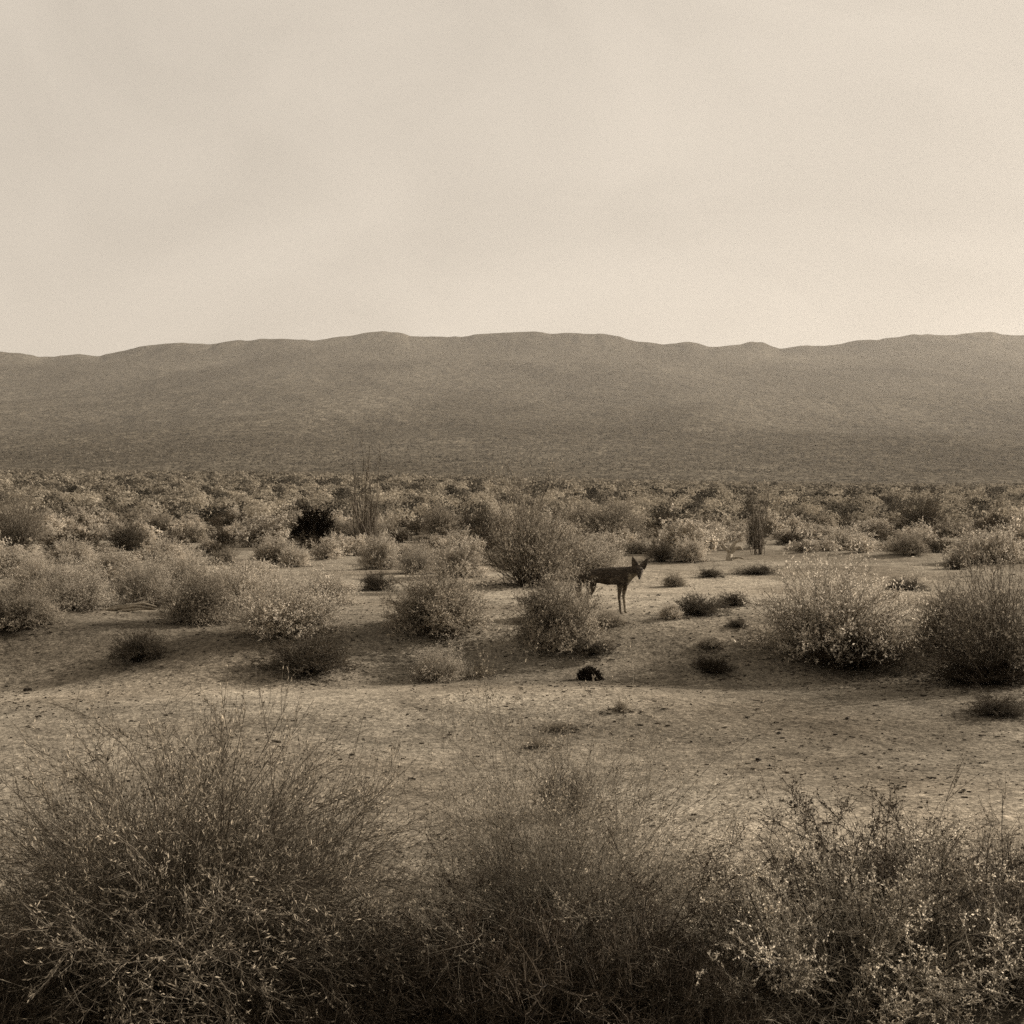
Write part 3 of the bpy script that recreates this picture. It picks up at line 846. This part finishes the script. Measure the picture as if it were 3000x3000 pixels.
def dead_wood(name, px, py, spx, pts_list, label, cat, part_names):
    """bleached branches: each polyline is a part; coordinates in picture pixels at that spot (x, depth, z)"""
    p = on_ground(px, py)
    s = FOC / p.y
    root = empty(name, p)
    tag(root, label, cat)
    for pts, r0, nm in zip(pts_list, spx, part_names):
        P = np.array(pts, dtype=float)[None] / s
        v, q = tubes(P, np.array([r0 / s]), np.array([r0 * 0.35 / s]), sides=7)
        k = P.shape[1]
        caps = [list(range(7))[::-1]]
        me = np_mesh(nm, v, quads=q, smooth=True)
        new_obj(nm, me, M['pale_wood'], root)
    return root
dead_wood('dead_stump', 2140, 1642, [10, 7, 6, 5], [
    [(-6, 0, -4), (-2, 2, 20), (4, 0, 38), (14, -3, 54), (26, 0, 60)],
    [(0, 2, 22), (16, 4, 36), (30, 6, 40), (36, 2, 30)],
    [(-2, 0, 26), (-16, 2, 38), (-22, 6, 50)],
    [(6, 0, 6), (24, -4, 10), (40, -2, 4)]],
    'bleached twisted dead stump at the back edge of the sand', 'dead wood', ['trunk', 'branch', 'branch', 'branch'])
dead_wood('dead_branch', 390, 1792, [7, 6, 5, 5, 4], [
    [(-90, 0, 2), (-40, 4, 10), (10, 0, 16), (60, -4, 10)],
    [(-60, 8, 4), (-20, 6, 18), (30, 4, 24), (70, 0, 14)],
    [(-30, -6, 3), (20, -4, 8), (66, 4, 6)],
    [(-10, 2, 14), (20, 8, 26), (44, 10, 30)],
    [(-84, 2, 4), (-60, 6, 14), (-36, 8, 18)]],
    'bleached dead branches lying among the pale shrubs on the left', 'dead wood', ['bough', 'branch', 'branch', 'twig', 'twig'])
dead_wood('dead_stick', 1737, 1996, [4, 3], [
    [(0, 0, -3), (1, 0, 10), (-3, 1, 20)],
    [(0, 0, 10), (6, 0, 15), (7, 1, 20)]],
    'bleached forked stick poking up before the tiny black clump', 'stick', ['shaft', 'fork'])

def litter():
    """twig ends, gravel and crumbs strewn over the near sand"""
    r = np.random.RandomState(77)
    n = 9000
    d = np.sqrt(r.uniform(5.0 ** 2, 19.0 ** 2, n))
    u = r.uniform(-0.37, 0.37, n)
    x, y = u * d, d
    dens = 0.5 + 0.5 * np.sin(x * 1.3 + 1.0) * np.sin(y * 1.1) + 0.25 * waves(x, y, W_S)
    k = r.uniform(0, 1, n) < np.clip(dens, 0.12, 1)
    x, y = x[k], y[k]
    for cx, cy, cr_ in placed[:len(mids)]:                       # thicker under the shrubs, where it also deepens their dark shadow pools
        if cy < 30:
            m_ = int(420 * cr_ ** 2 / 0.3) + 60
            rr_, aa = np.abs(r.normal(0, 0.62 * cr_, m_)), r.uniform(0, 6.283, m_)
            x = np.concatenate([x, cx + rr_ * np.cos(aa)]); y = np.concatenate([y, cy + rr_ * np.sin(aa)])
    n = len(x)
    z = ground_z(x, y) + 0.004
    a = r.uniform(0, 6.283, n); ln = np.minimum(np.exp(r.normal(np.log(0.018), 0.55, n)), 0.07)
    P0 = np.stack([x, y, z], -1)
    P2 = P0 + np.stack([np.cos(a) * ln, np.sin(a) * ln, r.uniform(0, 0.12, n) * ln], -1)
    P1 = 0.5 * (P0 + P2) + np.stack([r.normal(0, 0.1, n) * ln, r.normal(0, 0.1, n) * ln, 0.03 * ln], -1)
    rr = r.uniform(0.0015, 0.004, n) + np.minimum(0.12 * ln * r.uniform(0, 1, n), 0.006)
    v, q = tubes(np.stack([P0, P1, P2], 1), rr, rr * 0.6, sides=4)
    o = new_obj('litter', np_mesh('litter', v, quads=q), noisy_mat('litter_bits', (0.03, 0.024, 0.017), (0.11, 0.09, 0.065), 3.0))
    tag(o, 'dry twig ends and crumbs strewn over the sand', 'litter', kind='stuff')
litter()

# ------------------------------------------------------------------ the coyote
def coyote_mat():
    m, n, out = mat_base('coyote_fur')
    tcn = n.nodes.new('ShaderNodeTexCoord')
    at = n.nodes.new('ShaderNodeVertexColor'); at.layer_name = 'coat'
    nz = node(n, 'ShaderNodeTexNoise', Scale=70.0, Detail=4.0)
    mp = n.nodes.new('ShaderNodeMapping'); mp.inputs['Scale'].default_value = (0.35, 1, 1)
    n.links.new(tcn.outputs['Object'], mp.inputs[0]); n.links.new(mp.outputs[0], nz.inputs['Vector'])
    mr_ = n.nodes.new('ShaderNodeMapRange')
    mr_.inputs['From Min'].default_value = 0.3; mr_.inputs['From Max'].default_value = 0.7
    mr_.inputs['To Min'].default_value = 0.25; mr_.inputs['To Max'].default_value = 2.0
    n.links.new(nz.outputs['Fac'], mr_.inputs['Value'])
    v = n.nodes.new('ShaderNodeVectorMath'); v.operation = 'SCALE'
    n.links.new(at.outputs['Color'], v.inputs[0]); n.links.new(mr_.outputs[0], v.inputs['Scale'])
    p = node(n, 'ShaderNodeBsdfPrincipled', Roughness=0.9)
    p.inputs['Specular IOR Level'].default_value = 0.1
    n.links.new(v.outputs[0], p.inputs['Base Color'])
    bp = n.nodes.new('ShaderNodeBump'); bp.inputs['Strength'].default_value = 0.5; bp.inputs['Distance'].default_value = 0.006
    n.links.new(nz.outputs['Fac'], bp.inputs['Height']); n.links.new(bp.outputs[0], p.inputs['Normal'])
    n.links.new(p.outputs[0], out.inputs['Surface'])
    return m

def build_coyote():
    # local axes: x towards the head, -y towards the camera, z up; metres
    nodes, edges = [], []
    def chain(pts, start=None):
        prev = start
        first = None
        for (x, y, z, rx, ry) in pts:
            nodes.append(((x, y, z), (rx, ry)))
            i = len(nodes) - 1
            if first is None:
                first = i
            if prev is not None:
                edges.append((prev, i))
            prev = i
        return first, prev
    body = [(0.06, 0, 0.475, 0.066, 0.072), (0.15, 0, 0.480, 0.078, 0.092), (0.25, 0, 0.480, 0.084, 0.104), (0.35, 0, 0.474, 0.094, 0.118),
            (0.45, 0, 0.456, 0.102, 0.152), (0.54, 0, 0.468, 0.096, 0.138)]
    _, sh = chain(body)
    _, nk = chain([(0.600, -0.015, 0.515, 0.078, 0.092), (0.650, -0.05, 0.540, 0.068, 0.074), (0.698, -0.085, 0.560, 0.066, 0.066)], sh)
    _, mz = chain([(0.716, -0.125, 0.556, 0.063, 0.056), (0.713, -0.160, 0.526, 0.040, 0.037), (0.709, -0.190, 0.488, 0.027, 0.025), (0.706, -0.207, 0.462, 0.020, 0.018)], nk)
    _, t0 = chain([(0.02, 0, 0.455, 0.040, 0.040), (-0.025, 0.01, 0.40, 0.036, 0.036), (-0.035, 0.01, 0.31, 0.044, 0.044), (-0.025, 0.01, 0.22, 0.038, 0.038), (-0.01, 0.01, 0.15, 0.012, 0.012)], 0)
    for s in (-1, 1):
        fx = 0.48 if s < 0 else 0.545
        chain([(fx + 0.005, s * 0.052, 0.40, 0.042, 0.055), (fx, s * 0.055, 0.31, 0.028, 0.034), (fx - 0.012, s * 0.055, 0.22, 0.020, 0.022),
               (fx, s * 0.055, 0.125, 0.017, 0.018), (fx + 0.004, s * 0.055, 0.05, 0.014, 0.015), (fx + 0.012, s * 0.055, 0.018, 0.019, 0.016), (fx + 0.04, s * 0.055, 0.010, 0.014, 0.010)], 4)
        hx = 0.09 if s < 0 else 0.13
        chain([(hx, s * 0.045, 0.42, 0.052, 0.075), (hx + 0.025, s * 0.055, 0.325, 0.038, 0.050), (hx - 0.015, s * 0.055, 0.235, 0.024, 0.026),
               (hx - 0.055, s * 0.055, 0.165, 0.018, 0.018), (hx - 0.045, s * 0.055, 0.085, 0.014, 0.015), (hx - 0.040, s * 0.055, 0.020, 0.018, 0.015), (hx - 0.01, s * 0.055, 0.010, 0.014, 0.010)], 1)
    me = bpy.data.meshes.new('coyote_cage')
    me.from_pydata([p for p, _ in nodes], edges, [])
    ob = bpy.data.objects.new('coyote_cage', me)
    C.objects.link(ob)
    md = ob.modifiers.new('skin', 'SKIN')
    sl = me.skin_vertices[0].data
    for i, (_, rr) in enumerate(nodes):
        sl[i].radius = rr
        sl[i].use_root = (i == 0)
    sub = ob.modifiers.new('sub', 'SUBSURF'); sub.levels = 2; sub.render_levels = 2
    dg = bpy.context.evaluated_depsgraph_get()
    base = bpy.data.meshes.new_from_object(ob.evaluated_get(dg))
    bpy.data.objects.remove(ob)
    bm = bmesh.new(); bm.from_mesh(base)
    # ears: cupped triangles with thickness, set on the skull
    head = Vector((0.714, -0.10, 0.585))
    for s, tip in ((-1, Vector((0.630, -0.10, 0.728))), (1, Vector((0.826, -0.085, 0.702)))):
        b0 = head + Vector((s * 0.042, 0.0, 0.012))
        ax = (tip - b0)
        ln = ax.length; ax.normalize()
        wv = ax.cross(Vector((0, 1, 0))).normalized()
        fv = wv.cross(ax).normalized()
        rings = []
        for k in range(7):
            f = k / 6
            half = 0.046 * (1 - f) ** 0.75 * (1.0 + 0.25 * math.sin(f * 3.1)) + 0.003
            th = 0.013 * (1 - 0.6 * f)
            ctr = b0 + ax * (ln * f - 0.018 * (1 - f))
            ring = []
            for j in range(10):
                a = 2 * math.pi * j / 10
                ring.append(bm.verts.new(ctr + wv * half * math.cos(a) + fv * (th * math.sin(a) + 0.016 * math.cos(a) ** 2 * (1 - f))))
            rings.append(ring)
        for k in range(6):
            for j in range(10):
                bm.faces.new((rings[k][j], rings[k][(j + 1) % 10], rings[k + 1][(j + 1) % 10], rings[k + 1][j]))
        bm.faces.new(rings[0][::-1]); bm.faces.new(rings[-1])
    bmesh.ops.recalc_face_normals(bm, faces=bm.faces)
    me2 = bpy.data.meshes.new('coyote'); bm.to_mesh(me2); bm.free()
    ob = bpy.data.objects.new('coyote_join', me2); C.objects.link(ob)
    rm = ob.modifiers.new('re', 'REMESH'); rm.mode = 'VOXEL'; rm.voxel_size = 0.005
    sm = ob.modifiers.new('sm', 'SMOOTH'); sm.iterations = 3; sm.factor = 0.5
    dg = bpy.context.evaluated_depsgraph_get()
    fin = bpy.data.meshes.new_from_object(ob.evaluated_get(dg))
    bpy.data.objects.remove(ob)
    fin.name = 'coyote'
    # ruffled fur edge and the coat's colours
    nv = len(fin.vertices)
    co = np.empty(nv * 3, dtype=np.float32); fin.vertices.foreach_get('co', co); co = co.reshape(-1, 3)
    nr = np.empty(nv * 3, dtype=np.float32); fin.vertices.foreach_get('normal', nr); nr = nr.reshape(-1, 3)
    r = np.random.RandomState(5)
    furry = smooth01((co[:, 2] - 0.25) / 0.1) * smooth01((0.62 - co[:, 0]) / 0.08)
    co2 = co + nr * (r.uniform(-0.002, 0.007, nv) * furry)[:, None]
    fin.vertices.foreach_set('co', co2.astype(np.float32).ravel())
    x, y, z = co[:, 0], co[:, 1], co[:, 2]
    saddle = np.array([0.044, 0.035, 0.026]); buff = np.array([0.105, 0.086, 0.062]); white = np.array([0.23, 0.20, 0.15])
    col = np.tile(saddle, (nv, 1))
    def blend(mask, c):
        nonlocal col
        col = col * (1 - mask[:, None]) + c * mask[:, None]
    blend(smooth01((0.37 - z) / 0.05) * 0.6, buff)
    belly = smooth01((0.385 - z) / 0.03) * smooth01((z - 0.30) / 0.03) * smooth01((x - 0.15) / 0.05)
    blend(belly * 0.6, buff)
    bib = smooth01((x - 0.56) / 0.04) * smooth01((0.53 - z) / 0.04) * smooth01((z - 0.34) / 0.03) * (y > -0.12)
    blend(bib * 0.75, white)
    legf = smooth01((0.30 - z) / 0.05) * (x > 0.40) * (y > 0)
    blend(legf * 0.6, white)
    griz = smooth01(vnoise(x * 16, z * 34) * 1.2 + 0.1) * smooth01((0.52 - z) / 0.06)
    blend(griz * 0.45 * (x < 0.6), buff)
    me = fin
    cl = me.color_attributes.new('coat', 'FLOAT_COLOR', 'POINT')
    cl.data.foreach_set('color', np.concatenate([col, np.ones((nv, 1))], 1).astype(np.float32).ravel())
    me.polygons.foreach_set('use_smooth', np.ones(len(me.polygons), dtype=bool))
    p = on_ground(1820, 1798)
    o = new_obj('coyote', me, coyote_mat())
    s = FOC / p.y
    k = 1.06 * (1420 - 430) / 7.43 / s / 0.60      # withers height in the picture over the model's
    o.scale = (k, k, k)
    o.location = (p.x - 0.50 * k, p.y, float(ground_z(p.x, p.y)) - 0.005)
    tag(o, 'dark coyote standing side-on with large ears up, looking towards the camera', 'coyote')
    black = noisy_mat('wet_black', (0.004, 0.003, 0.003), (0.012, 0.01, 0.008), 20.0, rough=0.25)
    for nm, c, rr in (('eye', (0.688, -0.165, 0.572), 0.0085), ('eye', (0.744, -0.165, 0.572), 0.0085), ('nose', (0.705, -0.222, 0.458), 0.0125)):
        b2 = bmesh.new(); bmesh.ops.create_uvsphere(b2, u_segments=14, v_segments=10, radius=rr)
        bmesh.ops.translate(b2, verts=b2.verts, vec=c)
        m2 = bpy.data.meshes.new(nm); b2.to_mesh(m2); b2.free()
        new_obj(nm, m2, black, o)
build_coyote()
